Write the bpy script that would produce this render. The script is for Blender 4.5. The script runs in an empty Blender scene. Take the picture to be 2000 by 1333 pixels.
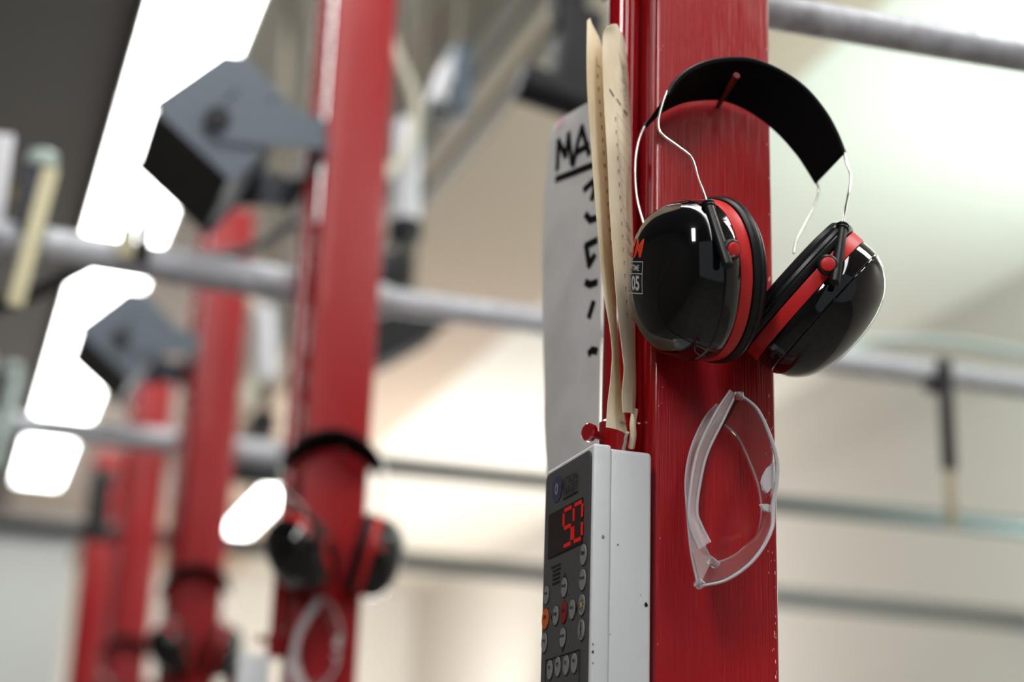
import bpy, bmesh, math, random
from mathutils import Vector, Matrix
from mathutils.bvhtree import BVHTree
random.seed(4)
C = bpy.context.scene.collection
# ------------------------------------------------------------------ camera
F = 3285.6                                   # focal length in pixels of a 2000 px wide frame
BY = Vector((-1177, -1014, -F)).normalized() # the row of posts, seen in camera axes
BZ = Vector((345, 10245, -F)).normalized()   # straight up
BX = BY.cross(BZ).normalized(); BZ = BX.cross(BY).normalized()
H = 1.5
O = Vector((0, 0, H))
cam_d = bpy.data.cameras.new('camera'); cam = bpy.data.objects.new('camera', cam_d); C.objects.link(cam)
R3 = Matrix((BX, BY, BZ))
cam.matrix_world = Matrix.Translation(O) @ R3.to_4x4()
cam_d.sensor_width = 36; cam_d.lens = F*36/2000; cam_d.clip_start = 0.05
cam_d.dof.use_dof = True; cam_d.dof.focus_distance = 1.075; cam_d.dof.aperture_fstop = 2.8
cam_d.dof.aperture_blades = 9
bpy.context.scene.camera = cam
# ------------------------------------------------------------------ world, exposure, lamps
vs = bpy.context.scene.view_settings
vs.view_transform = 'Standard'; vs.look = 'None'; vs.gamma = 1; vs.use_curve_mapping = False; vs.exposure = 0.0
w = bpy.data.worlds.new('world'); bpy.context.scene.world = w; w.use_nodes = True
w.node_tree.nodes['Background'].inputs[0].default_value = (0.9, 0.95, 1, 1)
w.node_tree.nodes['Background'].inputs[1].default_value = 0.3
def area(name, loc, target, sx, sy, power, col):
    d = bpy.data.lights.new(name, 'AREA'); d.shape = 'RECTANGLE'; d.size = sx; d.size_y = sy; d.energy = power; d.color = col
    o = bpy.data.objects.new(name, d); C.objects.link(o); o.location = loc
    o.rotation_euler = (Vector(target)-Vector(loc)).to_track_quat('-Z', 'Y').to_euler(); return o
ZC = H + 2.0                                 # ceiling height
area('mint_ceiling_fill', (3.0, 2.7, H+1.0), (2.5, 3.7, ZC), 0.3, 1.6, 66, (0.76, 0.99, 1.0))  # unseen lamp added to brighten the ceiling at the right
area('far_ceiling_fill', (3.0, 8.0, H+0.25), (2.1, 7.6, ZC), 0.4, 3.4, 205, (0.98, 0.98, 1.0))  # unseen lamp added to whiten the ceiling farther along the row
area('end_wall_fill', (2.4, 9.4, H+0.10), (2.0, 11.8, H+1.2), 0.4, 1.6, 66, (1.0, 0.97, 0.94))  # unseen fill added to lighten the far end wall
area('lane_fill', (-0.9, -0.5, ZC-0.08), (0.2, 1.0, H+.2), 0.3, 1.8, 54, (1.0, 0.97, 0.96))  # unseen fill added to light the posts and papers from front left
EM = 13.0                                     # strength of the fluorescent diffusers

# ------------------------------------------------------------------ measuring helpers
def ray(px, py):
    c = Vector((px-1000, 666.5-py, -F)); return Vector((c.dot(BX), c.dot(BY), c.dot(BZ)))
def P(px, py, y):
    d = ray(px, py); return O + d*(y/d.y)
def PX(px, py, x):
    d = ray(px, py); return O + d*(x/d.x)
Y1 = 0.972; LANE = 1.15                      # front face of the first post, lane spacing
# ------------------------------------------------------------------ materials
def lin(c):
    r = [(v/255/12.92 if v/255 <= .04045 else ((v/255+.055)/1.055)**2.4) for v in c]; return (*r, 1)
def mat(name, col, rough=0.5, metal=0.0, spec=0.5, noise=None, bump=None, coat=0.0, trans=0.0, ior=1.45, emit=None, est=0.0):
    m = bpy.data.materials.new(name); m.use_nodes = True; nt = m.node_tree; b = nt.nodes['Principled BSDF']
    b.inputs['Base Color'].default_value = lin(col); b.inputs['Roughness'].default_value = rough
    b.inputs['Metallic'].default_value = metal; b.inputs['IOR'].default_value = ior
    b.inputs['Specular IOR Level'].default_value = spec; b.inputs['Coat Weight'].default_value = coat
    b.inputs['Coat Roughness'].default_value = 0.08
    b.inputs['Transmission Weight'].default_value = trans
    if emit: b.inputs['Emission Color'].default_value = lin(emit); b.inputs['Emission Strength'].default_value = est
    if noise or bump:
        tc = nt.nodes.new('ShaderNodeTexCoord'); mp = nt.nodes.new('ShaderNodeMapping'); nt.links.new(tc.outputs['Object'], mp.inputs[0])
    if noise:   # (scale xyz, second colour, low, high)
        sc, c2, lo, hi = noise; mp.inputs['Scale'].default_value = sc
        n = nt.nodes.new('ShaderNodeTexNoise'); n.inputs['Scale'].default_value = 1; n.inputs['Detail'].default_value = 4
        nt.links.new(mp.outputs[0], n.inputs['Vector'])
        r = nt.nodes.new('ShaderNodeValToRGB'); r.color_ramp.elements[0].position = lo; r.color_ramp.elements[1].position = hi
        r.color_ramp.elements[0].color = lin(col); r.color_ramp.elements[1].color = lin(c2)
        nt.links.new(n.outputs['Fac'], r.inputs[0]); nt.links.new(r.outputs[0], b.inputs['Base Color'])
    if bump:
        sc, st = bump; mp2 = nt.nodes.new('ShaderNodeMapping'); nt.links.new(tc.outputs['Object'], mp2.inputs[0]); mp2.inputs['Scale'].default_value = sc
        n2 = nt.nodes.new('ShaderNodeTexNoise'); n2.inputs['Scale'].default_value = 1; n2.inputs['Detail'].default_value = 3
        nt.links.new(mp2.outputs[0], n2.inputs['Vector'])
        bp = nt.nodes.new('ShaderNodeBump'); bp.inputs['Strength'].default_value = st; bp.inputs['Distance'].default_value = 0.001
        nt.links.new(n2.outputs['Fac'], bp.inputs['Height']); nt.links.new(bp.outputs[0], b.inputs['Normal'])
    return m
M = {}
M['red'] = mat('red_paint', (156, 12, 22), 0.30, spec=0.35, noise=((1100, 1100, 26), (186, 56, 64), 0.56, 0.95), bump=((900, 900, 18), 0.6), coat=0.08)
M['red_smooth'] = mat('red_gloss_paint', (150, 12, 20), 0.08, coat=1.0)
M['nail'] = mat('shaded_red_nail', (104, 14, 18), 0.45)  # darker than the post paint: the nails' shade is in the colour
M['chip'] = mat('paint_chips', (235, 205, 205), 0.5)
M['steel'] = mat('galvanised_steel', (208, 212, 218), 0.42, metal=0.15, noise=((60, 60, 60), (176, 178, 186), 0.35, 0.7), bump=((200, 200, 200), 0.2))
M['steel_dark'] = mat('dull_steel_rail', (96, 87, 72), 0.55, metal=0.2)
M['steel_mid'] = mat('dull_grey_pipe', (70, 68, 65), 0.5, metal=0.1)
M['wire'] = mat('bright_wire', (225, 225, 222), 0.18, metal=1.0)
M['black'] = mat('gloss_black_plastic', (9, 10, 12), 0.07, coat=0.6, bump=((60, 60, 60), 0.04))
M['rubber'] = mat('black_rubber', (14, 14, 16), 0.38)
M['pad'] = mat('black_band_fabric', (8, 8, 9), 0.8, spec=0.15, bump=((900, 900, 900), 0.4))
M['ringred'] = mat('red_plastic_ring', (205, 38, 40), 0.42, noise=((60, 60, 60), (120, 26, 30), 0.62, 0.9))
M['orange_print'] = mat('orange_red_print', (225, 66, 36), 0.5)
M['white_print'] = mat('white_print', (215, 215, 212), 0.5)
def clear_mat(name, k):
    m = mat(name, (252, 252, 252), 0.03, trans=1.0, ior=1.5, coat=0.2)
    nt = m.node_tree; b = nt.nodes['Principled BSDF']; out = nt.nodes['Material Output']
    df = nt.nodes.new('ShaderNodeBsdfDiffuse'); df.inputs[0].default_value = lin((245, 242, 248))
    mx = nt.nodes.new('ShaderNodeMixShader'); mx.inputs[0].default_value = k
    nt.links.new(b.outputs[0], mx.inputs[1]); nt.links.new(df.outputs[0], mx.inputs[2]); nt.links.new(mx.outputs[0], out.inputs['Surface']); return m
M['clear'] = clear_mat('clear_polycarbonate', .035); M['clear_side'] = clear_mat('clear_temple_plastic', .20); M['clear_edge'] = clear_mat('glint_plastic_edge', .42)  # white mixed into edges and temples stands in for their glints
M['frost'] = mat('frosted_soft_plastic', (222, 218, 220), 0.35, trans=0.35)
M['case'] = mat('white_powder_coat', (214, 217, 220), 0.35, noise=((14, 14, 14), (176, 176, 166), 0.54, 0.78), bump=((500, 500, 500), 0.1))
M['grime'] = mat('grey_grime', (120, 118, 112), 0.8)
M['panel'] = mat('dark_grey_overlay', (88, 89, 90), 0.45, bump=((900, 900, 900), 0.15))
M['key'] = mat('grey_key', (150, 150, 148), 0.5)
M['key_dark'] = mat('dark_grey_outline', (36, 36, 38), 0.5)
M['key_red'] = mat('red_key', (150, 34, 32), 0.5)
M['key_orange'] = mat('orange_key', (232, 110, 40), 0.5)
M['key_yellow'] = mat('yellow_print', (225, 190, 50), 0.5)
M['logo_blue'] = mat('dull_blue_print', (66, 70, 104), 0.5)
M['display'] = mat('dark_display_window', (34, 18, 20), 0.15)
M['led'] = mat('red_led', (150, 20, 20), 0.4, emit=(255, 32, 26), est=0.22)
M['paper'] = mat('aged_paper', (250, 236, 208), 0.8, noise=((30, 30, 18), (226, 204, 166), 0.45, 0.75), spec=0.2)
M['paper_white'] = mat('grey_white_sheet', (228, 227, 225), 0.8, noise=((25, 25, 25), (214, 213, 211), 0.4, 0.7), spec=0.2)
M['stain'] = mat('pink_stain', (225, 190, 196), 0.8, spec=0.2)
M['ink'] = mat('black_marker', (22, 22, 24), 0.7, spec=0.2)
M['pencil'] = mat('faded_ink', (92, 80, 72), 0.8, spec=0.2)
M['cord'] = mat('twisted_white_cord', (214, 208, 198), 0.8, bump=((900, 900, 300), 0.5))
M['bluegrey'] = mat('blue_grey_enamel', (92, 102, 114), 0.45, bump=((60, 60, 60), 0.1))
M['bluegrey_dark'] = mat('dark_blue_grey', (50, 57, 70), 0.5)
M['grille'] = mat('black_grille', (22, 22, 26), 0.6)
M['cable'] = mat('grey_cable', (84, 82, 82), 0.5)
M['cream'] = mat('cream_cable', (206, 200, 182), 0.5)
M['yellowed'] = mat('yellowed_plastic', (222, 214, 176), 0.5)
M['tan'] = mat('tan_webbing', (168, 156, 126), 0.7)
M['mint'] = mat('pale_mint_plastic', (190, 208, 200), 0.4)
M['greygreen'] = mat('grey_green_paint', (40, 50, 47), 0.5)
M['offwhite'] = mat('off_white_plastic', (222, 222, 228), 0.35)
M['panelgrey'] = mat('pale_grey_sheet', (208, 208, 204), 0.4)
M['ceil_dark'] = mat('dark_shaded_ceiling', (88, 83, 78), 0.9, bump=((80, 80, 80), 0.3))  # dark tone carries the shade of the unlit ceiling beside the strip
M['ceil_tan'] = mat('tan_shaded_ceiling', (178, 158, 138), 0.9, bump=((50, 50, 50), 0.2))  # same ceiling, toned down where the light falls off
M['ceil_mid'] = mat('half_shaded_ceiling', (152, 141, 130), 0.9, bump=((50, 50, 50), 0.2))  # ceiling colour with the deeper shade above the posts put in
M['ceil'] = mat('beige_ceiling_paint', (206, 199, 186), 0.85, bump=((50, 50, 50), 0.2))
M['wall'] = mat('pale_wall_paint', (212, 206, 197), 0.85, bump=((50, 50, 50), 0.2))
M['floor'] = mat('concrete_floor', (120, 116, 110), 0.6, noise=((3, 3, 3), (98, 95, 90), 0.4, 0.7))
M['tube'] = mat('lit_diffuser', (250, 252, 250), 0.5, emit=(253, 254, 250), est=EM)
M['trim'] = mat('white_fixture_metal', (220, 220, 218), 0.4)

# ------------------------------------------------------------------ object helpers
ORG = {}
def tag(o, label=None, cat=None, group=None, kind=None):
    if label: o['label'] = label
    if cat: o['category'] = cat
    if group: o['group'] = group
    if kind: o['kind'] = kind
    return o
def root(name, loc, label, cat, group=None):
    o = bpy.data.objects.new(name, None); C.objects.link(o); o.location = loc; o.empty_display_size = 0.05
    ORG[o] = Vector(loc); return tag(o, label, cat, group)
def mk(name, verts, faces, m, parent=None, smooth=True, origin=None, bevel=0.0, fmats=None):
    me = bpy.data.meshes.new(name)
    og = ORG[parent] if parent is not None else (Vector(origin) if origin is not None else sum((Vector(v) for v in verts), Vector())/len(verts))
    me.from_pydata([tuple(Vector(v)-og) for v in verts], [], faces)
    bm = bmesh.new(); bm.from_mesh(me)
    if bevel:
        ed = [e for e in bm.edges if len(e.link_faces) == 2 and e.calc_face_angle(0) > 0.5]
        bmesh.ops.bevel(bm, geom=ed, offset=bevel, segments=3, affect='EDGES', profile=0.5)
    bmesh.ops.recalc_face_normals(bm, faces=bm.faces)
    bm.to_mesh(me); bm.free()
    mats = m if isinstance(m, (list, tuple)) else [m]
    for k in mats: me.materials.append(k)
    if fmats and not bevel:
        for p, k in zip(me.polygons, fmats): p.material_index = k
    for p in me.polygons: p.use_smooth = smooth and not (bevel and p.area > 12*bevel*bevel)
    if smooth and hasattr(me, 'set_sharp_from_angle'): me.set_sharp_from_angle(angle=math.radians(38))
    o = bpy.data.objects.new(name, me); C.objects.link(o)
    if parent is not None: o.parent = parent
    else: o.location = og
    ORG[o] = og; return o
class G:      # gathers shapes into one mesh
    def __init__(s): s.v = []; s.f = []
    def add(s, vf):
        v, f = vf; n = len(s.v); s.v += [Vector(a) for a in v]; s.f += [tuple(i+n for i in a) for a in f]; return s
    def build(s, name, m, parent=None, **k): return mk(name, s.v, s.f, m, parent, **k)
def hexa(c):  # eight corners, bottom four then top four
    return c, [(0,1,2,3), (4,7,6,5), (0,4,5,1), (1,5,6,2), (2,6,7,3), (3,7,4,0)]
def box(a, b):
    x0,y0,z0 = a; x1,y1,z1 = b
    return hexa([(x0,y0,z0),(x1,y0,z0),(x1,y1,z0),(x0,y1,z0),(x0,y0,z1),(x1,y0,z1),(x1,y1,z1),(x0,y1,z1)])
def obox(c, ax, ay, az):
    c, ax, ay, az = map(Vector, (c, ax, ay, az))
    return hexa([c-ax-ay-az, c+ax-ay-az, c+ax+ay-az, c-ax+ay-az, c-ax-ay+az, c+ax-ay+az, c+ax+ay+az, c-ax+ay+az])
def prism(poly, d):   # polygon of points pushed along d
    n = len(poly); v = [Vector(p) for p in poly]+[Vector(p)+Vector(d) for p in poly]
    return v, [tuple(range(n)), tuple(range(2*n-1, n-1, -1))]+[(i, (i+1) % n, n+(i+1) % n, n+i) for i in range(n)]
def cr(pts, n=6):     # Catmull-Rom through points
    p = [Vector(a) for a in pts]; p = [p[0]*2-p[1]]+p+[p[-1]*2-p[-2]]; out = []
    for i in range(1, len(p)-2):
        for k in range(n):
            t = k/n; a, b, c, d = p[i-1:i+3]
            out.append(0.5*((2*b)+(c-a)*t+(2*a-5*b+4*c-d)*t*t+(3*b-a-3*c+d)*t**3))
    out.append(p[-2]); return out
def tube(pts, r, seg=10):
    pts = [Vector(p) for p in pts]; n = len(pts); rs = r if isinstance(r, (list, tuple)) else [r]*n
    t0 = (pts[1]-pts[0]).normalized(); nrm = t0.orthogonal().normalized(); v = []; f = []
    for i, p in enumerate(pts):
        t = (pts[min(i+1, n-1)]-pts[max(i-1, 0)]).normalized(); nrm = (nrm-t*nrm.dot(t)).normalized(); bn = t.cross(nrm)
        for k in range(seg):
            a = 2*math.pi*k/seg; v.append(p+(nrm*math.cos(a)+bn*math.sin(a))*rs[i])
    for i in range(n-1):
        for k in range(seg):
            f.append((i*seg+k, i*seg+(k+1) % seg, (i+1)*seg+(k+1) % seg, (i+1)*seg+k))
    f.append(tuple(range(seg))); f.append(tuple(range((n-1)*seg, n*seg))[::-1]); return v, f
def cyl(a, b, r, seg=24):    # rounded ends
    a, b = Vector(a), Vector(b); d = (b-a).normalized(); e = min(r*0.15, (b-a).length*0.2)
    return tube([a, a+d*e, b-d*e, b], [r-e, r, r, r-e], seg)
def sheet(A, B, th, nu=8, bulge=0.0, side=(0, -1, 0), wave=0.0):   # solid curved sheet between two edges
    n = len(A); top = []; sd = Vector(side)
    for i in range(n):
        for k in range(nu+1):
            u = k/nu; b = math.sin(math.pi*u)*bulge + math.sin(i/n*9+u*4)*wave
            top.append(A[i].lerp(B[i], u)+sd*b)
    W = nu+1; nr = []
    for i in range(n):
        for k in range(W):
            du = top[i*W+min(k+1, nu)]-top[i*W+max(k-1, 0)]; dv = top[min(i+1, n-1)*W+k]-top[max(i-1, 0)*W+k]
            q = du.cross(dv); nr.append(q.normalized() if q.length > 0 else Vector((0, 1, 0)))
    N = n*W; v = top+[top[i]+nr[i]*th for i in range(N)]; f = []
    for i in range(n-1):
        for k in range(nu):
            a, b, c, d = i*W+k, i*W+k+1, (i+1)*W+k+1, (i+1)*W+k
            f.append((a, b, c, d)); f.append((a+N, d+N, c+N, b+N))
    ed = [k for k in range(W)]+[i*W+nu for i in range(1, n)]+[(n-1)*W+k for k in range(nu-1, -1, -1)]+[i*W for i in range(n-2, 0, -1)]
    for a, b in zip(ed, ed[1:]+ed[:1]): f.append((a, b, b+N, a+N))
    return v, f
def bvh_of(vf): return BVHTree.FromPolygons([Vector(a) for a in vf[0]], vf[1])
def stroke(g, bvh, pts, wpx=None, wid=0.001, off=0.0006):   # pen stroke lying on a surface
    hs = []
    for px, py in pts:
        h = bvh.ray_cast(O, ray(px, py).normalized())
        if h[0] is not None: hs.append((h[0], h[1] if h[1].dot(h[0]-O) < 0 else -h[1]))
    for (a, na), (b, nb) in zip(hs, hs[1:]):
        d = (b-a); 
        if d.length < 1e-6: continue
        d.normalize(); s = na.cross(d).normalized()*wid/2; a2 = a-d*wid*.3+na*off; b2 = b+d*wid*.3+nb*off
        g.add(([a2-s, a2+s, b2+s, b2-s], [(0, 1, 2, 3)]))
def text_poly(s, size, bold=0.0):
    cu = bpy.data.curves.new('t', 'FONT'); cu.body = s; cu.size = size; cu.offset = bold*size; cu.align_x = 'CENTER'; cu.align_y = 'CENTER'
    o = bpy.data.objects.new('t', cu); C.objects.link(o); dg = bpy.context.evaluated_depsgraph_get(); dg.update()
    me = bpy.data.meshes.new_from_object(o.evaluated_get(dg)); v = [tuple(x.co) for x in me.vertices]; f = [tuple(p.vertices) for p in me.polygons]
    bpy.data.objects.remove(o); bpy.data.meshes.remove(me); bpy.data.curves.remove(cu); return v, f
def kids(o): return [c for c in ALLK.get(o, [])]
def copy_tree(o, parent=None):
    c = o.copy(); C.objects.link(c); ORG[c] = ORG[o]
    if parent is not None: c.parent = parent
    for ch in list(o.children): copy_tree(ch, c)
    return c
def upd(): bpy.context.view_layer.update()
def place(o, dy, dx=0, dz=0, label=None, rz=None):
    o.location = Vector(o.location)+Vector((dx, dy, dz))
    if label: o['label'] = label
    return o
# ------------------------------------------------------------------ the room
def struct(name, vf, m): o = mk(name, vf[0], vf[1], m, smooth=False); return tag(o, kind='structure')
XW = 3.28                                     # wall on the far side of the lanes
struct('floor', box((-2.2, -3.5, -0.1), (XW+.1, 12.1, 0)), M['floor'])
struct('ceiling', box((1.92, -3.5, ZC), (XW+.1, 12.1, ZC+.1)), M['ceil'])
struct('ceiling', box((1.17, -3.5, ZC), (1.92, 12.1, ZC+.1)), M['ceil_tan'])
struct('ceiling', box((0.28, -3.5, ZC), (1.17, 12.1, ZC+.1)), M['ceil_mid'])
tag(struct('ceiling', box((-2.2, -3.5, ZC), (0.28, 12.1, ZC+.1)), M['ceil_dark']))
struct('wall_right', box((XW, -3.5, 0), (XW+.1, 12.0, ZC)), M['wall'])
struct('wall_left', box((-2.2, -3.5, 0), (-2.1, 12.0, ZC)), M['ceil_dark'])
struct('wall_back', box((-2.1, 12.0, 0), (XW, 12.1, ZC)), M['wall'])
# ------------------------------------------------------------------ ceiling light fixtures
def fixture(x0, x1, y0, y1, label, group=None):
    r = root('ceiling_light', ((x0+x1)/2, (y0+y1)/2, ZC), label, 'light', group)
    e = 0.006
    G().add(box((x0-e, y0-e, ZC-.03), (x0, y1+e, ZC))).add(box((x1, y0-e, ZC-.03), (x1+e, y1+e, ZC))).add(box((x0, y0-e, ZC-.03), (x1, y0, ZC))).add(box((x0, y1, ZC-.03), (x1, y1+e, ZC))).build('frame', M['trim'], r, smooth=False)
    G().add(box((x0+.001, y0+.001, ZC-.034), (x1-.001, y1-.001, ZC-.004))).build('diffuser', M['tube'], r, smooth=False, bevel=.004)
    return r
fixture(0.285, 0.525, -3.2, 8.0, 'long glowing fluorescent strip running along the ceiling over the row of posts')
fixture(0.28, 0.50, 8.25, 9.3, 'short far end piece of the ceiling strip light beyond the second pipe')
fixture(1.56, 1.70, 8.85, 10.6, 'separate bright lamp low between the first two blurred posts')
fixture(1.3, 3.0, 0.45, 0.95, 'unseen glowing ceiling panel added over the range to light the posts')  # out of view, added for highlights on the post tubes

# ------------------------------------------------------------------ posts
pl = P(1278.5, 666, Y1).x; pr = P(1514, 666, Y1).x; DEP = 0.085
BOXT = P(1160, 865, Y1-0.012).z
ZT = P(412, 400, Y1+2*LANE).z                  # the posts end below the ceiling
def make_post():
    cx = (pl+pr)/2
    TAP = .0068                               # the side face runs a little inwards towards the back
    v, f = hexa([(pl, Y1, 0), (pr, Y1, 0), (pr, Y1+DEP, 0), (pl+TAP, Y1+DEP, 0), (pl, Y1, ZT), (pr, Y1, ZT), (pr, Y1+DEP, ZT), (pl+TAP, Y1+DEP, ZT)])
    p = mk('red_post', v, f, [M['red'], M['red_smooth']], origin=(cx, Y1, 0), bevel=0.003)
    for q in p.data.polygons: q.material_index = 1 if abs(q.normal.x) > .6 else 0; q.use_smooth = True
    tag(p, 'nearest red steel post, sharp in focus, with headset and glasses hung on its face', 'post', 'red posts between the shooting lanes')
    chips = G()
    for k in range(110):
        z = H+random.uniform(-.05, .62); z = H+.0+(z-H)*random.uniform(.2, 1)
        s = random.choice([.0002, .0003, .0003, .0005]); x = pr-.003-random.choice([.0, .0, .001, .004])*random.uniform(.2, 1.2)
        chips.add(box((x-s*.5, Y1-.0002, z-s*2.2), (x+s*.5, Y1+.0004, z+s*2.2)))
    for k in range(25):
        z = H+random.uniform(0, .9); s = random.uniform(.0002, .0004); x = pl+.003+random.random()*.003
        chips.add(box((x-s*.5, Y1-.0002, z-s*1.5), (x+s*.5, Y1+.0004, z+s*1.5)))
    c = chips.build('chipped_paint', M['chip'], p, smooth=False); c['kind'] = 'stuff'; c['label'] = 'pale chips along the post edges'
    # side tube with a clamp collar and thumb screw
    tx = pl-0.0085; ty = Y1+0.040
    ct = P(1190, 822, Y1+.04).z; cb = BOXT+0.0
    G().add(cyl((tx, ty, ct-.01), (tx, ty, ZT-.01), 0.0115, 28)).build('side_tube', M['red_smooth'], p)
    col = G().add(cyl((tx, ty, cb-.004), (tx, ty, ct), 0.0135, 28)).build('clamp_collar', M['red_smooth'], p)
    a = Vector((tx-.012, ty-.004, (ct+cb)/2+.002)); b = a+Vector((-.010, -.004, .001))
    G().add(cyl(a, b, .0028, 12)).add(cyl(b-Vector((0, 0, 0)), b+Vector((-.0045, -.002, 0)), .0062, 18)).build('thumb_screw', M['red_smooth'], col)
    for bx, by, txx, tyy, yt in ((1399, 212, 1438, 149, Y1-.037), (1404, 838, 1441, 778, Y1-.037)):
        A = P(bx, by, Y1+.003); B = P(txx, tyy, yt); d = (B-A).normalized()
        pts = [A+(B-A)*k/40 for k in range(41)]; rs = [0.0017+(0.0003 if k % 2 else -0.0002) for k in range(41)]
        G().add(tube(pts, rs, 12)).add(cyl(B-d*.001, B+d*.0012, .0026, 16)).build('nail', M['nail'], p)
    return p
post = make_post()
names = ['', 'second red post from the right, blurred, carrying the larger blue-grey speaker',
         'third red post, behind the smaller blue-grey speaker', 'fourth red post, far blurred, with a small dark box on its side',
         'fifth and farthest visible red post, beside the pale partition panel']
for i in range(1, 5):
    c = copy_tree(post); place(c, LANE*i, label=names[i]); c.rotation_euler.z = (0, 0, 0, 0, 0)[i]

# ------------------------------------------------------------------ ear defenders
def smooth2(A, B, n=6): return cr(A, n), cr(B, n)
def cup(parent, ctr, a, u, name='ear_cup', logo=False, knob_u=0.02, sleeve=None):
    a = a.normalized(); u = (u-a*u.dot(a)).normalized(); wv = u.cross(a)
    if wv.y > 0: near = -wv
    else: near = wv
    SW, SH = .045, .0515; N = 56
    def ring(z, r, sq=2.35, dz=0.014):
        out = []
        for k in range(N):
            t = 2*math.pi*k/N; c, s = math.cos(t), math.sin(t)
            x = abs(c)**(2/sq)*(1 if c > 0 else -1)*SW*r; y = abs(s)**(2/sq)*(1 if s > 0 else -1)*SH*r
            x *= 1-0.10*max(0, -y/SH)*r
            out.append(ctr+wv*x+u*y+a*(z-dz))
        return out
    def loft(prof, cap=True):
        v = []; f = []
        for z, r in prof: v += ring(z, max(r, .002))
        for i in range(len(prof)-1):
            for k in range(N): f.append((i*N+k, i*N+(k+1) % N, (i+1)*N+(k+1) % N, (i+1)*N+k))
        f.append(tuple(range(N))); f.append(tuple(range((len(prof)-1)*N, len(prof)*N))[::-1]); return v, f
    sh = loft([(.017, .97), (.0185, .995), (.024, .998), (.029, .992), (.0298, .975), (.0306, .985), (.035, .955), (.040, .905), (.0445, .835), (.048, .76), (.0508, .68), (.0532, .58), (.0552, .47), (.0568, .34), (.0578, .20), (.0582, .08), (.0583, .0)])
    s = G().add(sh).build('ear_cup', M['black'], parent)
    # flowing moulded ridges on the shell
    bv = bvh_of(sh)
    def on(x, y, off=.0002):
        h = bv.ray_cast(ctr+wv*x+u*y+a*.12, -a); return (h[0]+a*off) if h[0] is not None else None
    for pts in ([(.040, .030), (.026, .020), (.012, -.004), (.014, -.026), (.027, -.040)], ):
        q = [on(x, y) for x, y in pts]; q = [p for p in q if p is not None]
        if len(q) > 2: 
            q = cr(q, 8); q2 = []
            for p in q:
                h = bv.ray_cast(p+a*.05, -a); q2.append(h[0] if h[0] is not None else p)
            G().add(tube(q2, .0006, 8)).build('moulded_ridge', M['black'], s)
    G().add(loft([(.0085, .96), (.009, 1.004), (.010, 1.008), (.0165, 1.008), (.0178, 1.0), (.018, .96)])).build('red_ring', M['ringred'], s)['label'] = 'red band around the cup'
    G().add(loft([(.0, .9), (-.0005, .99), (.0005, 1.03), (.0025, 1.045), (.0035, 1.03), (.0045, 1.045), (.0065, 1.04), (.008, 1.02), (.0085, .95)])).build('rim', M['rubber'], s)
    cz = [(-.0048, .45), (-.0055, .62), (-.0058, .80), (-.005, .93), (-.002, .985), (.0005, .97)]
    G().add(loft(cz)).build('cushion', M['rubber'], s)
    if sleeve:
        A, B, K = sleeve
        nd = (near*1.0).normalized(); d = (B-A).normalized()
        yk = G().add(tube([A, A+d*.0008, A+d*.0016, A+d*.0024, A+d*.0032, A+d*.004, A+d*.0048, A+d*.006, B-d*.001, B],
                     [.0032, .0043, .0043, .0034, .0043, .0043, .0034, .0032, .0034, .0028], 16))
        yk.add(cyl(K-nd*.005, K-nd*.0002, .0066, 24))
        mid = A.lerp(B, max(0, min(1, (K-A).dot(d)/(B-A).length)))
        yk.add(obox((mid+K)/2-nd*.003, (K-mid)/2, d*.0055, nd*.0022)).build('yoke', M['rubber'], s)
        v = []; 
        pts = [K-nd*.001, K+nd*.0006, K+nd*.0014, K+nd*.0019]
        G().add(tube(pts, [.0046, .0047, .0042, .0028], 24)).build('pivot_knob', M['ringred'], s)['label'] = 'round red pivot knob'
    if logo:
        for txt, size, cx, cy, m, bold in (('3M', .0155, -.0155, .0205, M['orange_print'], .035), ('PELTOR', .0, 0, 0, None, 0), ('OPTIME', .0052, -.0160, .0085, M['white_print'], .01), ('105', .0125, -.0155, -.0015, M['white_print'], .03)):
            if not size: continue
            v, f = text_poly(txt, size, bold); vv = []
            for x, y, z in v: p = on(x*.95+cx, y+cy, .0003); vv.append(p if p is not None else ctr)
            mk('logo_print', vv, f, m, s, smooth=False)
        g = G()
        L, Rr, T, B_, Md = -.0280, -.0035, .0125, -.0075, .005
        for (x0, y0), (x1, y1) in (((L, T), (Rr, T)), ((Rr, T), (Rr, B_)), ((Rr, B_), (L, B_)), ((L, B_), (L, T)), ((L, Md), (Rr, Md))):
            n = 12; q = [Vector((x0+(x1-x0)*k/n, y0+(y1-y0)*k/n)) for k in range(n+1)]
            dd = (Vector((x1-x0, y1-y0))).normalized(); pp = Vector((-dd.y, dd.x))*.00028
            for c0, c1 in zip(q, q[1:]):
                g.add(([on(*(c0-pp), .00035), on(*(c0+pp), .00035), on(*(c1+pp), .00035), on(*(c1-pp), .00035)], [(0, 1, 2, 3)]))
        g.build('logo_frame', M['white_print'], s, smooth=False)
    return s
def camv(x, y, z): return BX_W*x+BY_W*y+BZ_W*z
BX_W, BY_W, BZ_W = R3.col[0].copy(), R3.col[1].copy(), R3.col[2].copy()
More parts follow.
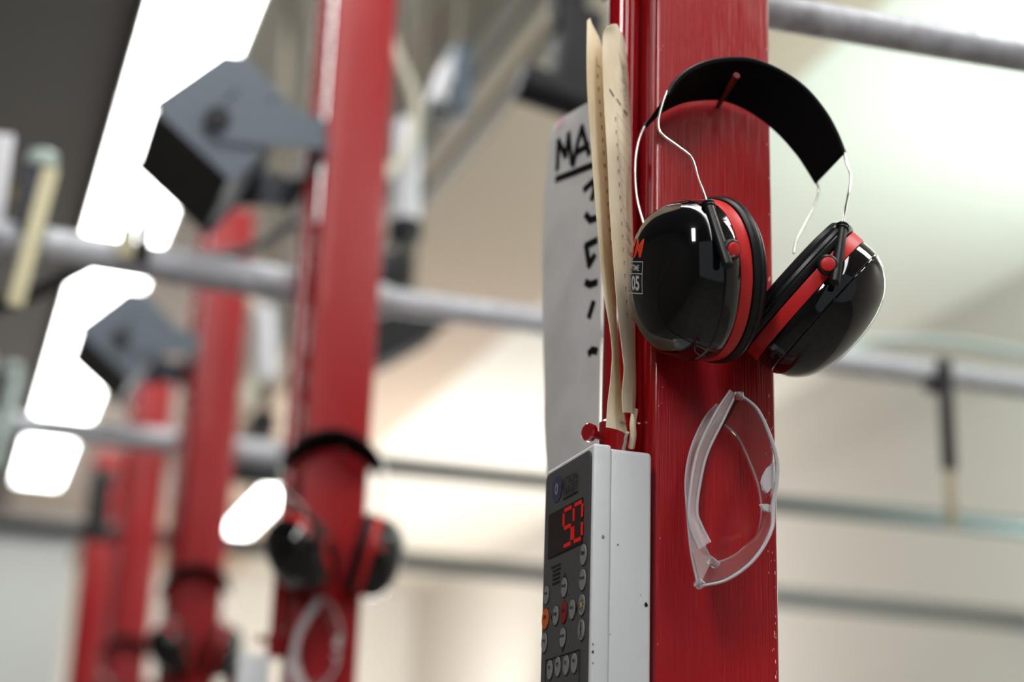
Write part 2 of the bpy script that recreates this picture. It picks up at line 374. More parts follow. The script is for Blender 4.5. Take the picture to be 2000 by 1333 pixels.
def headset(label, mirror=False, group='ear defenders hanging on the red posts'):
    x0 = P(1475, 400, .94).x
    def mp(p): return Vector((2*x0-p.x, p.y, p.z)) if mirror else p
    def mv(p): return Vector((-p.x, p.y, p.z)) if mirror else p
    def Q(px, py, y):
        p = P(px, py, y)
        if mirror: p.x -= .008*max(0, min(1, (1475-px)/110))*max(0, min(1, (py-220)/260)); p.z += .006*max(0, min(1, (py-220)/260))
        return mp(p)
    r = root('ear_defenders', Q(1420, 175, .95), label, 'ear defenders', group)
    yf, yb = .934, .966
    fr = [(1303, 184), (1318, 160), (1345, 137), (1385, 120), (1435, 114), (1480, 120), (1530, 142), (1575, 175), (1612, 220), (1635, 262), (1650, 300)]
    bk = [(1258, 246), (1272, 232), (1298, 212), (1340, 196), (1395, 192), (1432, 200), (1478, 224), (1520, 258), (1556, 298), (1578, 330), (1595, 358)]
    A, B = cr([Q(x, y, yf) for x, y in fr], 6), cr([Q(x, y, yb) for x, y in bk], 6)
    v, f = sheet(A, B, .0022 if not mirror else -.0050, nu=8, bulge=.0)
    band = mk('headband', v, f, M['pad'], r)
    for E, nm in ((A, 'front'), (B, 'back')):
        G().add(tube(E, .0013, 10)).build('piping', M['rubber'], band)
    def wire(spec): 
        G().add(tube(cr([Q(*p) for p in spec], 7), .00085, 10)).build('wire', M['wire'], r)
    wire([(1303, 178, .934), (1295, 200, .932), (1286, 235, .930), (1288, 255, .928), (1300, 268, .926), (1325, 286, .921), (1346, 302, .917), (1354, 315, .914), (1362, 340, .908), (1372, 368, .894), (1382, 400, .885)])
    wire([(1262, 240, .966), (1250, 268, .966), (1243, 300, .966), (1241, 330, .966), (1242, 365, .964), (1247, 400, .962), (1258, 440, .958)])
    wire([(1649, 295, .934), (1652, 315, .932), (1660, 337, .930), (1661, 358, .926), (1656, 385, .917), (1651, 410, .898), (1646, 442, .885)])
    wire([(1594, 352, .966), (1599, 368, .966), (1598, 382, .966), (1588, 408, .965), (1572, 440, .963), (1556, 470, .961), (1550, 495, .958)])
    c1 = Q(1372, 548, .924); c2 = Q(1574, 582, .926)
    a1 = mv(camv(-.86, -.04, .5)); u1 = mv(camv(-.0, 1, .06)); a2 = mv(camv(.735, -.665, .16)); u2 = mv(camv(.67, .74, .0))
    cup(r, c1, a1, u1, logo=not mirror, sleeve=(Q(1382, 396, .884), Q(1422, 520, .8645), Q(1433, 488, .8675)))
    cup(r, c2, a2, u2, sleeve=(Q(1646, 440, .884), Q(1630, 553, .8685), Q(1617, 517, .8705)))
    return r
h1 = headset('black and red ear defenders in sharp focus on the nearest post')
h2 = headset('blurred ear defenders on the second post, cups splayed in a V', mirror=True)
h3 = copy_tree(h2); h4 = copy_tree(h2)
place(h2, LANE, dx=-.030, dz=.012)
place(h3, LANE*2, dx=-.03, dz=.02, label='far blurred ear defenders low on the third post')
place(h4, LANE*3, dx=-.03, dz=.02, label='farthest ear defenders, only their top arc showing on the fourth post')

# ------------------------------------------------------------------ safety glasses
def glasses():
    r = root('safety_glasses', P(1436, 775, .938), 'clear plastic safety glasses hanging sharp in focus below the nearest ear defenders', 'glasses', 'safety glasses hanging on the posts')
    Np = [(1441, 768, .936), (1478, 798, .934), (1503, 848, .933), (1518, 900, .933), (1517, 945, .934), (1510, 985, .935), (1507, 1035, .934), (1474, 1092, .933), (1422, 1132, .934), (1366, 1146, .937)]
    Fp = [(1408, 822, .967), (1442, 853, .967), (1466, 902, .967), (1484, 952, .967), (1490, 1000, .967), (1482, 1045, .966), (1464, 1064, .965), (1438, 1086, .964), (1412, 1098, .962), (1388, 1100, .958)]
    A, B = cr([P(*p) for p in Np], 7), cr([P(*p) for p in Fp], 7)
    # upper and lower lens halves are one wraparound shield
    v, f = sheet(A, B, .0016, nu=10, bulge=0.0)
    lens = mk('lens', v, f, M['clear'], r)
    G().add(tube(A, [.0008+.0005*math.sin(math.pi*i/len(A)) for i in range(len(A))], 10)).build('brow_bar', M['clear_edge'], lens)
    G().add(tube(B, .0009, 8)).build('lens_rim', M['clear_edge'], lens)
    def rib(a, b, name, th=.0018):
        E1, E2 = cr([P(*p) for p in a], 7), cr([P(*p) for p in b], 7)
        v, f = sheet(E1, E2, th, nu=5, bulge=.0006); t = mk(name, v, f, M['clear_side'], r)
        G().add(tube(E1, .0007, 8)).build('edge_bead', M['clear_edge'], t); G().add(tube(E2, .0010, 8)).build('edge_bead', M['clear_edge'], t); return t
    rib([(1426, 763, .934), (1396, 810, .931), (1364, 878, .928), (1350, 945, .926), (1345, 1003, .925), (1352, 1040, .925), (1366, 1073, .925)],
        [(1437, 770, .936), (1411, 824, .935), (1381, 886, .933), (1366, 950, .931), (1361, 1000, .930), (1370, 1028, .930), (1386, 1060, .930)], 'temple')
    rib([(1363, 1143, .938), (1350, 1080, .940), (1342, 1000, .943), (1339, 935, .948), (1350, 875, .953), (1376, 818, .960), (1400, 790, .962)],
        [(1386, 1094, .955), (1367, 1052, .955), (1353, 1000, .957), (1349, 940, .960), (1362, 886, .963), (1388, 836, .966), (1408, 812, .966)], 'temple')
    for (x, y, yy), (x2, y2, yy2) in (((1443, 766, .936), (1443, 781, .937)), ((1360, 1136, .938), (1372, 1146, .938)), ((1382, 1092, .956), (1402, 1108, .955))):
        G().add(cyl(P(x, y, yy), P(x2, y2, yy2), .0032, 14)).build('hinge', M['clear_side'], r)
    q = [(1513, 905), (1500, 915), (1492, 930), (1489, 942), (1492, 955), (1499, 962), (1508, 950), (1514, 930)]
    G().add(prism([P(x, y, .940) for x, y in q], (0.0, .002, 0))).build('nose_pad', M['frost'], r, bevel=.0004)['label'] = 'frosted leaf-shaped nose pad'
    q = [(1487, 986), (1499, 986), (1508, 992), (1503, 1000), (1493, 996)]
    G().add(prism([P(x, y, .940) for x, y in q], (0.0, .002, 0))).build('nose_pad', M['frost'], r, bevel=.0004)
    return r
g1 = glasses()
g2 = copy_tree(g1)
place(g2, LANE, dx=-.012, dz=.03, label='blurred clear safety glasses low on the second post')

# ------------------------------------------------------------------ lane controller
def controller():
    yf = Y1-.012; xa = P(1160, 865, yf).x; xb = P(1277, 878, yf).x; yb = PX(1066, 918, xa).y
    zt = BOXT; zb = zt-.172
    r = root('lane_controller', ((xa+xb)/2, yf, zb), 'white control box with keypad and red digits on the nearest post', 'controller', 'lane control boxes on the posts')
    lid = xa+.011
    G().add(box((lid, yf+.002, zb), (xb, yb-.002, zt-.0015))).build('case', M['case'], r, bevel=.003)
    G().add(box((xa, yf, zb-.001), (lid+.0015, yb, zt))).build('lid', M['case'], r, bevel=.0022)
    # overlay with round corners on the face
    def rr(y0, y1, z0, z1, rad, x, n=6):
        pts = []
        for cy, cz, a0 in ((y1-rad, z1-rad, 0), (y0+rad, z1-rad, 90), (y0+rad, z0+rad, 180), (y1-rad, z0+rad, 270)):
            for k in range(n+1):
                t = math.radians(a0+90*k/n); pts.append((x, cy+rad*math.cos(t), cz+rad*math.sin(t)))
        return pts
    G().add(prism(rr(yf+.0025, yb-.003, zb+.004, zt-.0035, .006, xa-.0006), (.0012, 0, 0))).build('keypad_border', M['key_dark'], r, smooth=False)
    pan = G().add(prism(rr(yf+.003, yb-.0035, zb+.0045, zt-.004, .0055, xa-.0009), (.0012, 0, 0))).build('keypad', M['panel'], r, smooth=False)
    xs = xa-.0012
    def pt(px, py): return PX(px, py, xs)
    def disc(g, c, ry, rz, x, n=28): 
        g.add(([(x, c.y+ry*math.cos(2*math.pi*k/n), c.z+rz*math.sin(2*math.pi*k/n)) for k in range(n)], [tuple(range(n))]))
    def txt(s, size, c, m, name='printed_word', bold=.01, sx=1.0, x=None, par=None):
        v, f = text_poly(s, size, bold); X = (xs-.0008) if x is None else x
        mk(name, [(X, c.y-a*sx, c.z+b) for a, b, _ in v], f, m, par or pan, smooth=False)
    def key(px, py, m, word, ry=.0052, rz=.0066, size=.0034, wm='ink'):
        c = pt(px, py); g = G(); disc(g, c, ry+.0006, rz+.0006, xs-.0001); g.build('key_outline', M['key_dark'], pan, smooth=False)
        g = G().add(prism([(xs-.0005, c.y+ry*math.cos(2*math.pi*k/28), c.z+rz*math.sin(2*math.pi*k/28)) for k in range(28)], (.0006, 0, 0)))
        k = g.build('key', m, pan, smooth=False)
        if word: txt(word, size, c+Vector((0, 0, .0012)), M[wm], par=k)
        return c, k
    key(1140, 1084, M['key'], 'Run', size=.0042); key(1138.5, 1133, M['key'], 'Reset', size=.0036)
    c, k = key(1137, 1182, M['key'], None)
    g = G(); disc(g, c, .0014, .0018, xs-.0008); g.build('sun_symbol', M['key_yellow'], k, smooth=False); g = G()
    for i in range(8):
        t = math.pi*i/4; d = Vector((0, math.cos(t), math.sin(t))); s = Vector((0, -d.z, d.y))*.00035; o = Vector((xs-.0008, c.y, c.z))
        g.add(([o+d*.0022-s, o+d*.0022+s, o+d*.0040+s, o+d*.0040-s], [(0, 1, 2, 3)]))
    g.build('sun_rays', M['key_dark'], k, smooth=False)
    c, k = key(1136, 1231, M['key'], None); g = G(); o = Vector((xs-.0008, c.y, c.z))
    disc(g, c+Vector((0, 0, .0038)), .0011, .0013, xs-.0008)
    for a, b, wd in (((0, .0026), (.0002, -.0008), .0017), ((.0002, -.0008), (.0018, -.0052), .0008), ((.0, -.0008), (-.0016, -.0050), .0008), ((0, .002), (-.0022, .0004), .0006), ((0, .002), (.0016, -.0002), .0006)):
        A = o+Vector((0, *a)); B = o+Vector((0, *b)); d = (B-A).normalized(); s = Vector((0, -d.z, d.y))*wd/2; g.add(([A-s, A+s, B+s, B-s], [(0, 1, 2, 3)]))
    g.build('walking_figure_symbol', M['key_dark'], k, smooth=False)
    key(1067.5, 1163, M['key'], 'Pause', .0046, .0060, .0030); key(1065.5, 1210, M['key_orange'], 'Edit', .0060, .0068, .0036); key(1063.5, 1256, M['key'], 'Prog', .0050, .0064, .0032)
    def arrow(px, py, dy, dz):
        c = pt(px, py); D = Vector((0, dy, dz)); S = Vector((0, -dz, dy)); b = Vector((xs-.00005, c.y, c.z))
        G().add(([b+D*.0100, b+S*.0062+D*.001, b-S*.0062+D*.001], [(0, 1, 2)])).build('arrow', M['key_dark'], pan, smooth=False)
    arrow(1102.5, 1148, 0, 1); arrow(1099.5, 1246, 0, -1); arrow(1086, 1203, 1, 0); arrow(1118, 1191, -1, 0)
    for px, py, wd in ((1102.5, 1148, 'Away'), (1099.5, 1246, 'Home'), (1086, 1203, 'Edge'), (1118, 1191, 'Face')): key(px, py, M['key'], wd, .0050, .0062, .0034)
    key(1101.5, 1197, M['key_red'], 'Stop', .0056, .0068, .0034, 'display')
    for i, (px, py) in enumerate(((1074.5, 1309), (1090, 1303), (1106, 1300), (1122, 1296))): key(px, py, M['key'], 'P%d' % (i+1), .0049, .0062, .0036)
    # frame round the four program keys
    a, b = pt(1066, 1292), pt(1132, 1268); z1 = (a.z+b.z)/2; z0 = z1-.0225; g = G()
    for (y0, zz0), (y1, zz1) in (((a.y, z1), (b.y, z1)), ((b.y, z1), (b.y, z0)), ((b.y, z0), (a.y, z0)), ((a.y, z0), (a.y, z1))):
        t = .00025; g.add(box((xs-.0003, min(y0, y1)-t, min(zz0, zz1)-t), (xs+.0002, max(y0, y1)+t, max(zz0, zz1)+t)))
    g.build('key_group_outline', M['key_dark'], pan, smooth=False)
    # logo
    c = pt(1088.5, 956); g = G(); disc(g, c, .0095, .0088, xs-.0003); g.build('logo_disc', M['logo_blue'], pan, smooth=False)
    g = G(); disc(g, c, .0033, .0040, xs-.0006); g.build('logo_centre', M['key'], pan, smooth=False); g = G(); disc(g, c, .0012, .0016, xs-.0008); g.build('logo_centre', M['logo_blue'], pan, smooth=False)
    txt('ACTION', .0078, pt(1114, 938), M['key_dark'], 'logo_lettering'); txt('TARGET', .0078, pt(1115, 956), M['key_dark'], 'logo_lettering')
    c = pt(1114.5, 968); G().add(box((xs-.0006, c.y-.013, c.z-.0002), (xs, c.y+.013, c.z+.0002))).build('logo_underline', M['key_dark'], pan, smooth=False)
    # display window with digits
    ta, tb = pt(1074, 1006), pt(1139.5, 972); ba, bb = pt(1070.5, 1092), pt(1137, 1062)
    ya, ybk = (tb.y+bb.y)/2, (ta.y+ba.y)/2; z1 = (ta.z+tb.z)/2; z0 = (ba.z+bb.z)/2
    dsp = G().add(box((xs-.0006, ya, z0), (xs, ybk, z1))).build('display', M['display'], pan, smooth=False)
    hgt = (z1-z0); 
    def digit(cy, segs):
        g = G(); wd = .0075; hh = hgt*.40; cz = (z0+z1)/2; t = .0012; X0, X1 = xs-.0012, xs-.0007
        S = {'a': ((-wd, hh), (wd, hh)), 'g': ((-wd, 0), (wd, 0)), 'd': ((-wd, -hh), (wd, -hh)), 'f': ((-wd, 0), (-wd, hh)), 'b': ((wd, 0), (wd, hh)), 'e': ((-wd, -hh), (-wd, 0)), 'c': ((wd, -hh), (wd, 0))}
        for s in segs:
            (a0, b0), (a1, b1) = S[s]; y0, y1 = sorted((cy-a0, cy-a1)); zz0, zz1 = sorted((cz+b0, cz+b1))
            if b0 == b1: y0 += .0017; y1 -= .0017; zz0 -= t; zz1 += t
            else: zz0 += .0017; zz1 -= .0017; y0 -= t; y1 += t
            g.add(box((X0, y0, zz0), (X1, y1, zz1)))
        g.build('digit', M['led'], dsp, smooth=False)
    digit(pt(1111, 1033).y, 'afgcd'); digit(pt(1131, 1020).y, 'abcdef')
    # lines of small print
    g = G()
    for k in range(5):
        c = pt(1086-k*.3, 1106+k*8.4)
        for j in range(5-(k > 0)): g.add(box((xs-.0002, c.y-.008+j*.0036, c.z-.0006), (xs+.0001, c.y-.008+j*.0036+.0026, c.z+.0006)))
    g.build('small_print', M['key_dark'], pan, smooth=False)
    # specks and scuffs on the side
    for px, py, s in ((1262, 1182, .0012), (1158, 1259, .0006), (1158, 1274, .0009), (1158, 1296, .0005), (1178, 1050, .0011), (1207, 1065, .0007), (1251, 1163, .0004), (1192, 1240, .0005)):
        c = P(px, py, yf+(.0 if px < 1188 else .002)-.0002); n = 9
        pts = [c+Vector((s*random.uniform(.6, 1.2)*math.cos(2*math.pi*k/n), 0, s*random.uniform(.8, 1.6)*math.sin(2*math.pi*k/n))) for k in range(n)]
        G().add((pts, [tuple(range(n))])).build('dirt_speck', M['ink'] if px in (1262, 1158) else M['grime'], r, smooth=False)
    return r
k1 = controller(); k2 = copy_tree(k1)
place(k2, LANE, dx=-.020, dz=-.004, label='blurred white control box at the bottom of the second post')

# ------------------------------------------------------------------ papers
def page(name, left, right, m, label, cat, group=None, bulge=.002, wave=0., th=.0003, top=None):
    E1, E2 = cr([P(*p) for p in left], 6), cr([P(*p) for p in right], 6)
    vf = sheet(E1, E2, th, nu=10, bulge=bulge, wave=wave); o = mk(name, vf[0], vf[1], m); tag(o, label, cat, group); return o, bvh_of(vf)
sh, bv = page('paper_sheet', [(1088, 236, 1.135), (1076, 262, 1.136), (1068, 330, 1.137), (1062, 400, 1.137), (1060, 520, 1.137), (1060, 640, 1.137), (1063, 760, 1.137), (1063, 830, 1.137), (1068, 925, 1.137)],
              [(1176, 186, 1.062), (1176, 240, 1.062), (1176, 320, 1.062), (1175, 400, 1.062), (1174, 520, 1.062), (1173, 640, 1.062), (1171, 760, 1.062), (1170, 830, 1.062), (1168, 880, 1.062)], M['paper_white'],
              'grey-white sheet with thick black marker lettering behind the nearest post', 'paper', bulge=.003)
ORGs = sh
g = G(); lw = .0052
for s in ([(1090, 330), (1092, 275), (1106, 305), (1112, 262), (1118, 318)], [(1121, 322), (1128, 285), (1138, 248), (1146, 280), (1152, 300)], [(1124, 300), (1150, 284)],
          [(1088, 350), (1120, 338), (1160, 322)], [(1143, 370), (1162, 352)], [(1166, 350), (1158, 388)], [(1146, 420), (1154, 430), (1172, 424)], [(1146, 480), (1152, 518), (1162, 500)], [(1146, 480), (1166, 470)], [(1146, 552), (1154, 556), (1166, 552)],
          [(1152, 618), (1160, 592)], [(1152, 690), (1158, 684), (1166, 686)]):
    stroke(g, bv, [(a, b) for a, b in s], wid=lw, off=.0008)
g.build('marker_lettering', M['ink'], sh, smooth=False)
g = G()
for k in range(24): stroke(g, bv, [(1080+k*1.5, 240-k*1.05+3), (1079+k*1.5, 262-k*1.4)], wid=.002, off=.0004)
g.build('pink_stain', M['stain'], sh, smooth=False)
sh1, bv1 = page('folded_card', [(1147, 40, .972), (1146, 120, .970), (1148, 190, .968), (1155, 290, .968), (1165, 420, .966), (1178, 560, .966), (1191, 640, .966), (1196, 690, .966), (1193, 740, .964), (1187, 790, .963), (1184, 835, .962)],
                [(1152, 38, .985), (1176, 92, .990), (1181, 190, .990), (1186, 290, .990), (1193, 420, .990), (1201, 560, .990), (1206, 640, .990), (1209, 690, .990), (1212, 740, .990), (1217, 790, .988), (1226, 850, .984)], M['paper'],
                'left of two yellowed handwritten cards clipped beside the nearest post, pointed top', 'card', bulge=.003)
sh2, bv2 = page('folded_card', [(1186, 52, .960), (1177, 80, .960), (1180, 200, .958), (1187, 310, .957), (1192, 420, .956), (1204, 580, .956), (1216, 690, .957), (1219, 725, .957), (1215, 770, .957), (1217, 806, .957)],
                [(1206, 48, .975), (1222, 90, .984), (1229, 200, .988), (1232, 310, .988), (1235, 420, .988), (1239, 580, .988), (1241, 690, .988), (1242, 725, .988), (1242, 770, .988), (1240, 812, .986)], M['paper'],
                'right of two yellowed handwritten cards beside the nearest post, covered in ruled lines', 'card', bulge=.0025)
g = G(); g2_ = G()
for (a, b) in (((1190, 175), (1198, 188)), ((1204, 194), (1211, 205)), ((1217, 215), (1224, 226))): stroke(g, bv2, [a, b], wid=.0011, off=.0005)
g.build('marker_dashes', M['ink'], sh2, smooth=False)
stroke(g2_, bv2, [(1204, 222), (1207, 290), (1213, 370), (1219, 450), (1224, 520), (1229, 600)], wid=.00025, off=.0005)
for k in range(16):
    y = 222+k*25.5; x = 1204+k*1.55; stroke(g2_, bv2, [(x, y), (x+8, y+12), (min(x+24, 1232+k*.5), y+38)], wid=.00022, off=.0005)
    dx = x-3.2; stroke(g2_, bv2, [(dx-1, y+8), (dx+1.2, y+9), (dx-.8, y+13), (dx+1.2, y+16)], wid=.0005, off=.0005)
    if k > 7:
        for j in range(3): xx = x+4+j*3; stroke(g2_, bv2, [(xx, y+8+j*4), (xx+2, y+13+j*4), (xx+.5, y+17+j*4), (xx+3, y+18+j*4)], wid=.0004, off=.0005)
for k in range(9):
    stroke(g2_, bv2, [(1206+k*1.6, 98+k*7), (1213+k*1.2, 118+k*8), (1224+k*.5, 136+k*10)], wid=.0003, off=.0005)
for k in range(30):
    x = 1207+random.random()*18; y = 115+random.random()*110; stroke(g2_, bv2, [(x, y), (x+1.5, y+5), (x+3, y+6)], wid=.0004, off=.0005)
g2_.build('handwriting', M['pencil'], sh2, smooth=False)
g = G()
for k in range(14):
    y = 146+k*25; x = 1166+k*2.0; stroke(g, bv1, [(x-1.5, y), (x+1.3, y+1.5), (x-1, y+5), (x+1.5, y+7)], wid=.0006, off=.0005)
    stroke(g, bv1, [(x+5, y-4), (x+13, y+9)], wid=.00022, off=.0005)
stroke(g, bv1, [(1163, 112), (1165, 128), (1170, 132)], wid=.0006); stroke(g, bv1, [(1163, 128), (1172, 134), (1176, 142)], wid=.0003)
for k in range(5): stroke(g, bv1, [(1210+k*3, 828+k), (1212+k*3, 823+k), (1213+k*3, 831+k)], wid=.0005)
g.build('handwriting', M['pencil'], sh1, smooth=False)
o = G().add(tube(cr([P(1240, 800, .982), P(1236, 830, .982), P(1237, 850, .984), P(1233, 875, .990)], 6), [.0022]*19, 10)).build('paper_twist', M['paper']); tag(o, 'twisted brown paper scrap under the handwritten cards', 'paper scrap')
o = G().add(tube(cr([P(1226, 845, .98), P(1222, 855, .984), P(1221, 865, .986), P(1217, 882, .992)], 8), .0011, 8)).build('cord', M['cord']); tag(o, 'short twisted white cord behind the top of the control box', 'cord')

# ------------------------------------------------------------------ pipes across the lanes
def pipe(label, y, sections, mats=()):
    r = root('steel_pipe', P(sections[0][0], sections[0][1], y), label, 'pipe', 'galvanised pipes crossing behind the posts')
    for i, (x0, y0, x1, y1, rad) in enumerate(sections):
        A, B = P(x0, y0, y), P(x1, y1, y); m = mats[i] if i < len(mats) else None
        if B.x > XW-.01: B = A+(B-A)*((XW-.01-A.x)/(B.x-A.x))
        G().add(cyl(A, B, rad, 28)).build('tube_section', m or M['steel'], r)
    return r
pipe('upper right galvanised pipe passing behind the nearest post', Y1+.135, [(1180, -34, 2250, 152, .0148)])
pipe('long galvanised pipe crossing behind the second post', Y1+LANE+.125, [(-80, 452, 760, 590, .0245), (700, 581, 2500, 820, .019)])
pipe('galvanised pipe crossing behind the third post', Y1+2*LANE+.125, [(-60, 818, 545, 888, .0235), (500, 884, 2400, 1072, .019)], (None, M['greygreen']))
pipe('faint lower pipe crossing behind the fourth post', Y1+3*LANE+.125, [(-100, 1010, 2400, 1252, .027)], (M['steel_mid'],))
# ------------------------------------------------------------------ speakers on brackets
def speaker():
    y = Y1+LANE-.030; dp = .215
    r = root('wall_speaker', P(600, 290, y), 'large blue-grey box speaker on a bracket at the second post', 'speaker', 'speakers bracketed to the posts')
    front = [(308, 206), (440, 113), (475, 113), (572, 222), (455, 346), (392, 300)]
    cor = [P(px, py, y) for px, py in ((306, 206), (440, 112), (478, 118), (575, 222), (455, 346))]
    G().add(prism(cor, (0, dp, 0))).build('cabinet', M['bluegrey'], r, bevel=.006)
    a, b = cor[0], cor[4]; n = Vector((b.z-a.z, 0, -(b.x-a.x))).normalized(); n = n if n.z < 0 else -n
    e = (b-a)*.03
    pl_ = [a+e+Vector((0, .006, 0)), b-e+Vector((0, .006, 0)), b-e+Vector((0, dp-.006, 0)), a+e+Vector((0, dp-.006, 0))]
    G().add(prism([p-n*.002 for p in pl_], n*.008)).build('grille', M['grille'], r, bevel=.002)
    pb = pl-.002
    for yy, nm in ((y-.006, 'near'), (y+dp+.002, 'far')):
        q = [(400, 248), (412, 216), (440, 206), (540, 200), (600, 222), (636, 236), (636, 292), (590, 286), (520, 284), (430, 274)]
        base = [P(px, py, y-.006) for px, py in q]; base = [Vector((p.x, yy, p.z)) for p in base]
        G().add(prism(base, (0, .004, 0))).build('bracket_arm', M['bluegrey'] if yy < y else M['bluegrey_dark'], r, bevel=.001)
    p0 = P(636, 236, y-.006); p1 = P(636, 292, y-.006)
    G().add(box((p0.x-.004, y-.006, p1.z-.02), (p0.x, y+dp+.006, p0.z))).build('mounting_plate', M['bluegrey_dark'], r, bevel=.001)
    c = P(424, 234, y-.006); G().add(cyl(c, c+Vector((0, -.010, 0)), .017, 24)).build('pivot_knob', M['grille'], r)
    for px, py in ((450, 190), (525, 203)):
        c = P(px, py, y); G().add(obox(c, P(px+14, py-14, y)-c, Vector((0, .0015, 0)), (P(px+3, py+3, y)-c))).build('slot', M['bluegrey_dark'], r)
    return r
s1 = speaker(); s2 = copy_tree(s1)
place(s2, LANE, dx=.0, dz=.033, label='smaller-looking blurred box speaker at the third post')
# ------------------------------------------------------------------ background fittings
def thing(name, loc, label, cat, group=None): return root(name, loc, label, cat, group)
y = 2.33
o = G().add(tube(cr([P(290, 512, y), P(380, 506, y), P(450, 498, y), P(500, 482, y), P(545, 456, y), P(600, 420, y)], 6), .0085, 12)).build('cable', M['cable']); tag(o, 'thick grey cable sagging between the second and third posts', 'cable')
o = G().add(tube(cr([P(-40, 612, y), P(20, 590, y), P(70, 572, y), P(130, 540, y), P(170, 520, y)], 6), .011, 12)).build('cable', M['grille']); tag(o, 'dark cable drooping under the long pipe at the left edge', 'cable')
def hanger(px, py, y, sc, label, m2='yellowed'):
    c = P(px, py, y); u = sc
    r = thing('target_hanger', c, label, 'hanger', 'target hangers on the pipes')
    G().add(cyl(c+Vector((0, 0, .075*u)), c+Vector((0, 0, .098*u)), .021*u, 20)).build('cap', M['mint'], r)
    G().add(box((c.x-.020*u, c.y-.014*u, c.z-.02*u), (c.x+.016*u, c.y+.014*u, c.z+.078*u))).build('clamp_block', M['bluegrey_dark'], r, bevel=.003)
    G().add(obox(c+Vector((.0*u, -.018*u, -.03*u)), (.011*u, 0, .0), (0, .004, 0), (.012*u, 0, .10*u))).build('strip', M[m2], r, bevel=.001)
    G().add(box((c.x-.072*u, c.y-.01*u, c.z-.03*u), (c.x-.040*u, c.y+.01*u, c.z+.115*u))).build('side_plate', M['offwhite'], r, bevel=.003)
    G().add(obox(c+Vector((-.03*u, 0, .03*u)), (.03*u, 0, 0), (0, .006*u, 0), (0, 0, .008*u))).build('cross_bolt', M['steel_dark'], r)
    return r
hanger(68, 430, Y1+LANE+.10, 1.0, 'pale hanger with black clamp on the long pipe at the left edge')
hanger(14, 800, Y1+2*LANE+.10, .95, 'greenish hanger on the third-post pipe at the far left edge', 'mint')
yy = Y1+LANE+.125
c = P(276, 470, yy-.03); r = thing('pipe_clip', c, 'small black clip with a yellow tag on the long pipe, against the strip light', 'clip')
G().add(box((c.x-.006, c.y-.01, c.z-.03), (c.x+.012, c.y+.01, c.z+.032))).build('clip_body', M['grille'], r, bevel=.003)
G().add(box((c.x-.030, c.y-.004, c.z-.028), (c.x-.008, c.y+.004, c.z+.018))).build('tag', M['yellowed'], r, bevel=.002)
# hanging strap on the right
c = P(1830, 742, yy); r = thing('hanging_strap', c, 'black and tan strap hanging from the long pipe right of the nearest post', 'strap')
G().add(box((c.x-.013, c.y-.026, c.z-.155), (c.x+.013, c.y-.020, c.z+.030))).build('black_strap', M['grille'], r, bevel=.002)
G().add(box((c.x-.009, c.y-.025, c.z-.25), (c.x+.009, c.y-.021, c.z-.150))).build('tan_strap', M['tan'], r, bevel=.002)
G().add(cyl(c+Vector((-.016, 0, 0)), c+Vector((.016, 0, 0)), .0235, 24)).build('pipe_collar', M['grille'], r)
o = G().add(tube(cr([P(1640, 694, yy+.02), P(1700, 668, yy+.02), P(1780, 664, yy+.02), P(1860, 668, yy+.02), P(1940, 680, yy+.02), P(2060, 700, yy+.02)], 6), .008, 12)).build('hose', M['mint']); tag(o, 'pale greenish hose lying over the long pipe at the right', 'hose')
# ceiling rails running along the row
for xz, wd, lb in ((.574, .016, 'left of the two dull rails under the ceiling, between second and nearest posts'), (.620, .022, 'right of the two dull rails under the ceiling, between second and nearest posts')):
    x = xz*1.92
    o = G().add(box((x-wd, 1.2, H+1.89), (x+wd, 8.8, H+1.92))).build('ceiling_rail', M['steel_dark'], bevel=.003); tag(o, lb, 'rail', 'ceiling rails')
    for yy2 in (1.5, 3.0, 4.5, 6.0, 7.5): G().add(box((x-.006, yy2, H+1.92), (x+.006, yy2+.02, ZC))).build('rail_mount', M['steel_dark'], o, smooth=False)
# white and steel canister with its cable beside the second post
y = 2.75; c = P(795, 340, y)
r = thing('hanging_canister', c, 'white cylinder with a black bottom hanging right of the second post', 'canister')
G().add(cyl(P(797, 238, y), P(793, 436, y), .024, 24)).build('body', M['offwhite'], r)
G().add(cyl(P(792, 432, y), P(790, 470, y), .031, 24)).build('bottom_cap', M['grille'], r)
G().add(obox(P(772, 530, y), (.026, 0, 0), (0, .02, 0), (0, 0, .030))).build('lower_block', M['grille'], r, bevel=.005)
G().add(cyl(P(788, 465, y), P(780, 540, y), .012, 12)).build('link', M['greygreen'], r)
G().add(cyl(P(797, 238, y), Vector((P(797, 238, y).x, y, ZC)), .006, 12)).build('hanging_rod', M['steel_dark'], r)
o = G().add(tube(cr([P(752, 40, y-.05), P(776, 110, y-.05), P(800, 165, y-.05), P(813, 215, y-.05), P(806, 270, y-.05), P(782, 315, y-.05), P(748, 345, y-.05)], 6), .009, 12)).build('cable', M['cream']); tag(o, 'cream cable curving beside the right edge of the second post', 'cable')
c = P(885, 160, 2.9)
r = thing('junction_box', c, 'white and grey junction box below the ceiling, upper centre', 'box')
G().add(obox(c+Vector((.012, .0, .0)), (.020, 0, 0), (0, .03, 0), (0, 0, .072))).build('box_body', M['bluegrey'], r, bevel=.004)
G().add(obox(c+Vector((-.024, 0, -.012)), (.014, 0, 0), (0, .026, 0), (.012, 0, .045))).build('cover', M['offwhite'], r, bevel=.004)
G().add(obox(c+Vector((-.02, 0, -.073)), (.028, 0, 0), (0, .02, 0), (0, 0, .010))).build('base_plate', M['greygreen'], r, bevel=.003)
G().add(cyl(c+Vector((.01, 0, .07)), Vector((c.x+.01, c.y, ZC)), .008, 12)).build('hanging_rod', M['steel_dark'], r)
y = 2.05
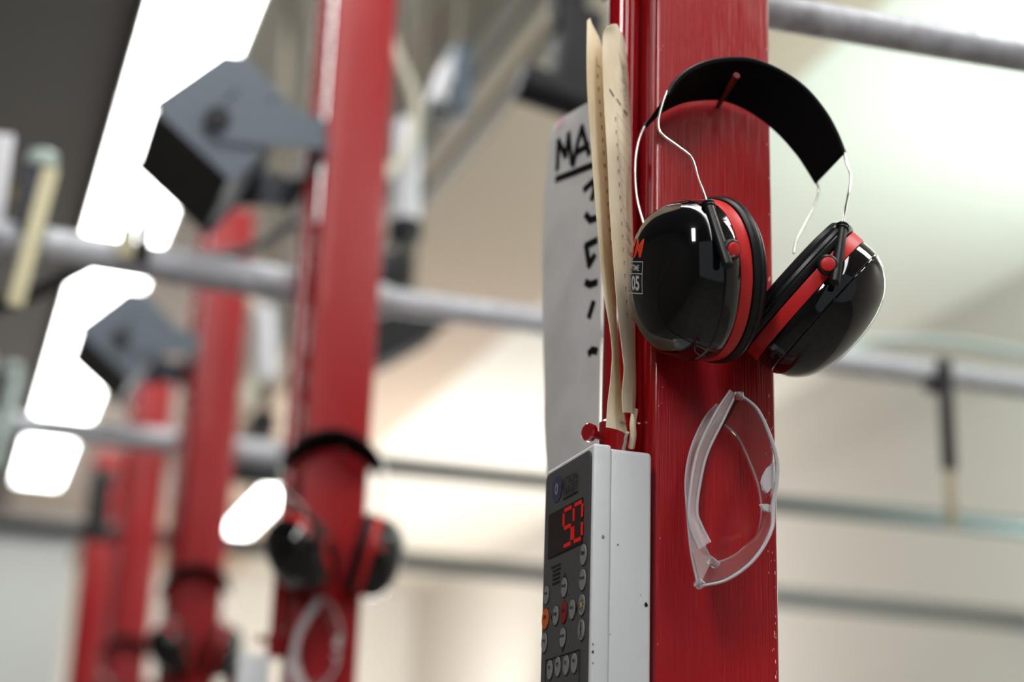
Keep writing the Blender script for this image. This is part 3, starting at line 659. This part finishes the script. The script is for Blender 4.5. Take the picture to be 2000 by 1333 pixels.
r = thing('black_motor', P(1090, 160, y), 'black cylinder on a dark ceiling mount behind the top of the handwritten cards', 'motor')
G().add(cyl(P(1012, 158, y), P(1168, 212, y), .029, 28)).build('motor_body', M['grille'], r)
G().add(obox(P(1125, 120, y+.02), (.032, 0, 0), (0, .03, 0), (0, 0, .075))).build('mount_block', M['grille'], r, bevel=.006)
a = P(1108, 30, y+.02); G().add(box((a.x-.022, a.y-.02, a.z-.03), (a.x+.022, a.y+.02, ZC))).build('mount_post', M['grille'], r, bevel=.004)
# dark panels in the background
y = 3.1
q = [(690, 640), (690, 728), (726, 712), (800, 676), (872, 634), (840, 622), (720, 606)]
o = G().add(prism([P(a, b, y) for a, b in q], (0, .12, 0))).build('dark_deflector', M['bluegrey_dark'], bevel=.004); o.data.materials[0] = M['grille']; a = P(800, 620, y+.06); st = G().add(cyl(a, Vector((a.x, a.y, ZC)), .008, 12)).build('hanging_rod', M['steel_dark'], o); tag(o, 'dark wedge-shaped deflector under the long pipe beside the second post', 'deflector')
y = 4.3
o = G().add(obox(P(500, 905, y), (.075, 0, 0), (0, .05, 0), (0, 0, .055))).build('ceiling_motor', M['grille'], bevel=.01); a = P(500, 905, y); G().add(cyl(a, Vector((a.x, a.y, ZC)), .01, 12)).build('hanging_rod', M['steel_dark'], o); tag(o, 'black motor housing between the second and third posts', 'motor')
o = G().add(cyl(P(518, 600, 3.6), P(520, 740, 3.6), .022, 20)).build('lamp_tube', M['offwhite']); a = P(518, 605, 3.6); G().add(cyl(a, Vector((a.x, a.y, ZC)), .006, 12)).build('hanging_rod', M['steel_dark'], o); tag(o, 'pale upright cylinder between the second and third posts', 'cylinder')
o = G().add(tube(cr([P(480, 560, 3.7), P(505, 640, 3.7), P(500, 720, 3.7), P(475, 790, 3.7)], 6), .016, 12)).build('cable', M['cream']); tag(o, 'cream cable hanging just right of the third post', 'cable')
o = G().add(obox(P(512, 830, 3.7), (.028, 0, 0), (0, .03, 0), (0, 0, .028))).build('ceiling_motor', M['grille'], bevel=.006); a = P(512, 830, 3.7); G().add(cyl(a, Vector((a.x, a.y, ZC)), .006, 12)).build('hanging_rod', M['steel_dark'], o); tag(o, 'small black block below the pale upright cylinder', 'block')
# partition panel, lower left, and the small box on the fourth post
y = 4.85
a = P(-160, 1040, y); b = P(142, 1062, y)
r = thing('partition_panel', ((a.x+b.x)/2, y, 0), 'pale grey partition panel with a steel top rail in the lower left corner', 'panel')
G().add(box((a.x, y, 0), (b.x, y+.04, b.z))).build('panel', M['panelgrey'], r, bevel=.004)
G().add(box((a.x-.01, y-.02, b.z-.005), (b.x+.008, y+.06, b.z+.058))).build('top_rail', M['steel'], r, bevel=.012)
y = Y1+3*LANE
c = P(191, 995, y)
r = thing('switch_box', c, 'small black box with a grey cap at the side of the fourth post', 'box')
G().add(obox(c, (.026, 0, 0), (0, .03, 0), (0, 0, .075))).build('box_body', M['grille'], r, bevel=.008)
G().add(obox(c+Vector((.006, 0, .088)), (.032, 0, 0), (0, .03, 0), (0, 0, .016))).build('cap', M['greygreen'], r, bevel=.006)
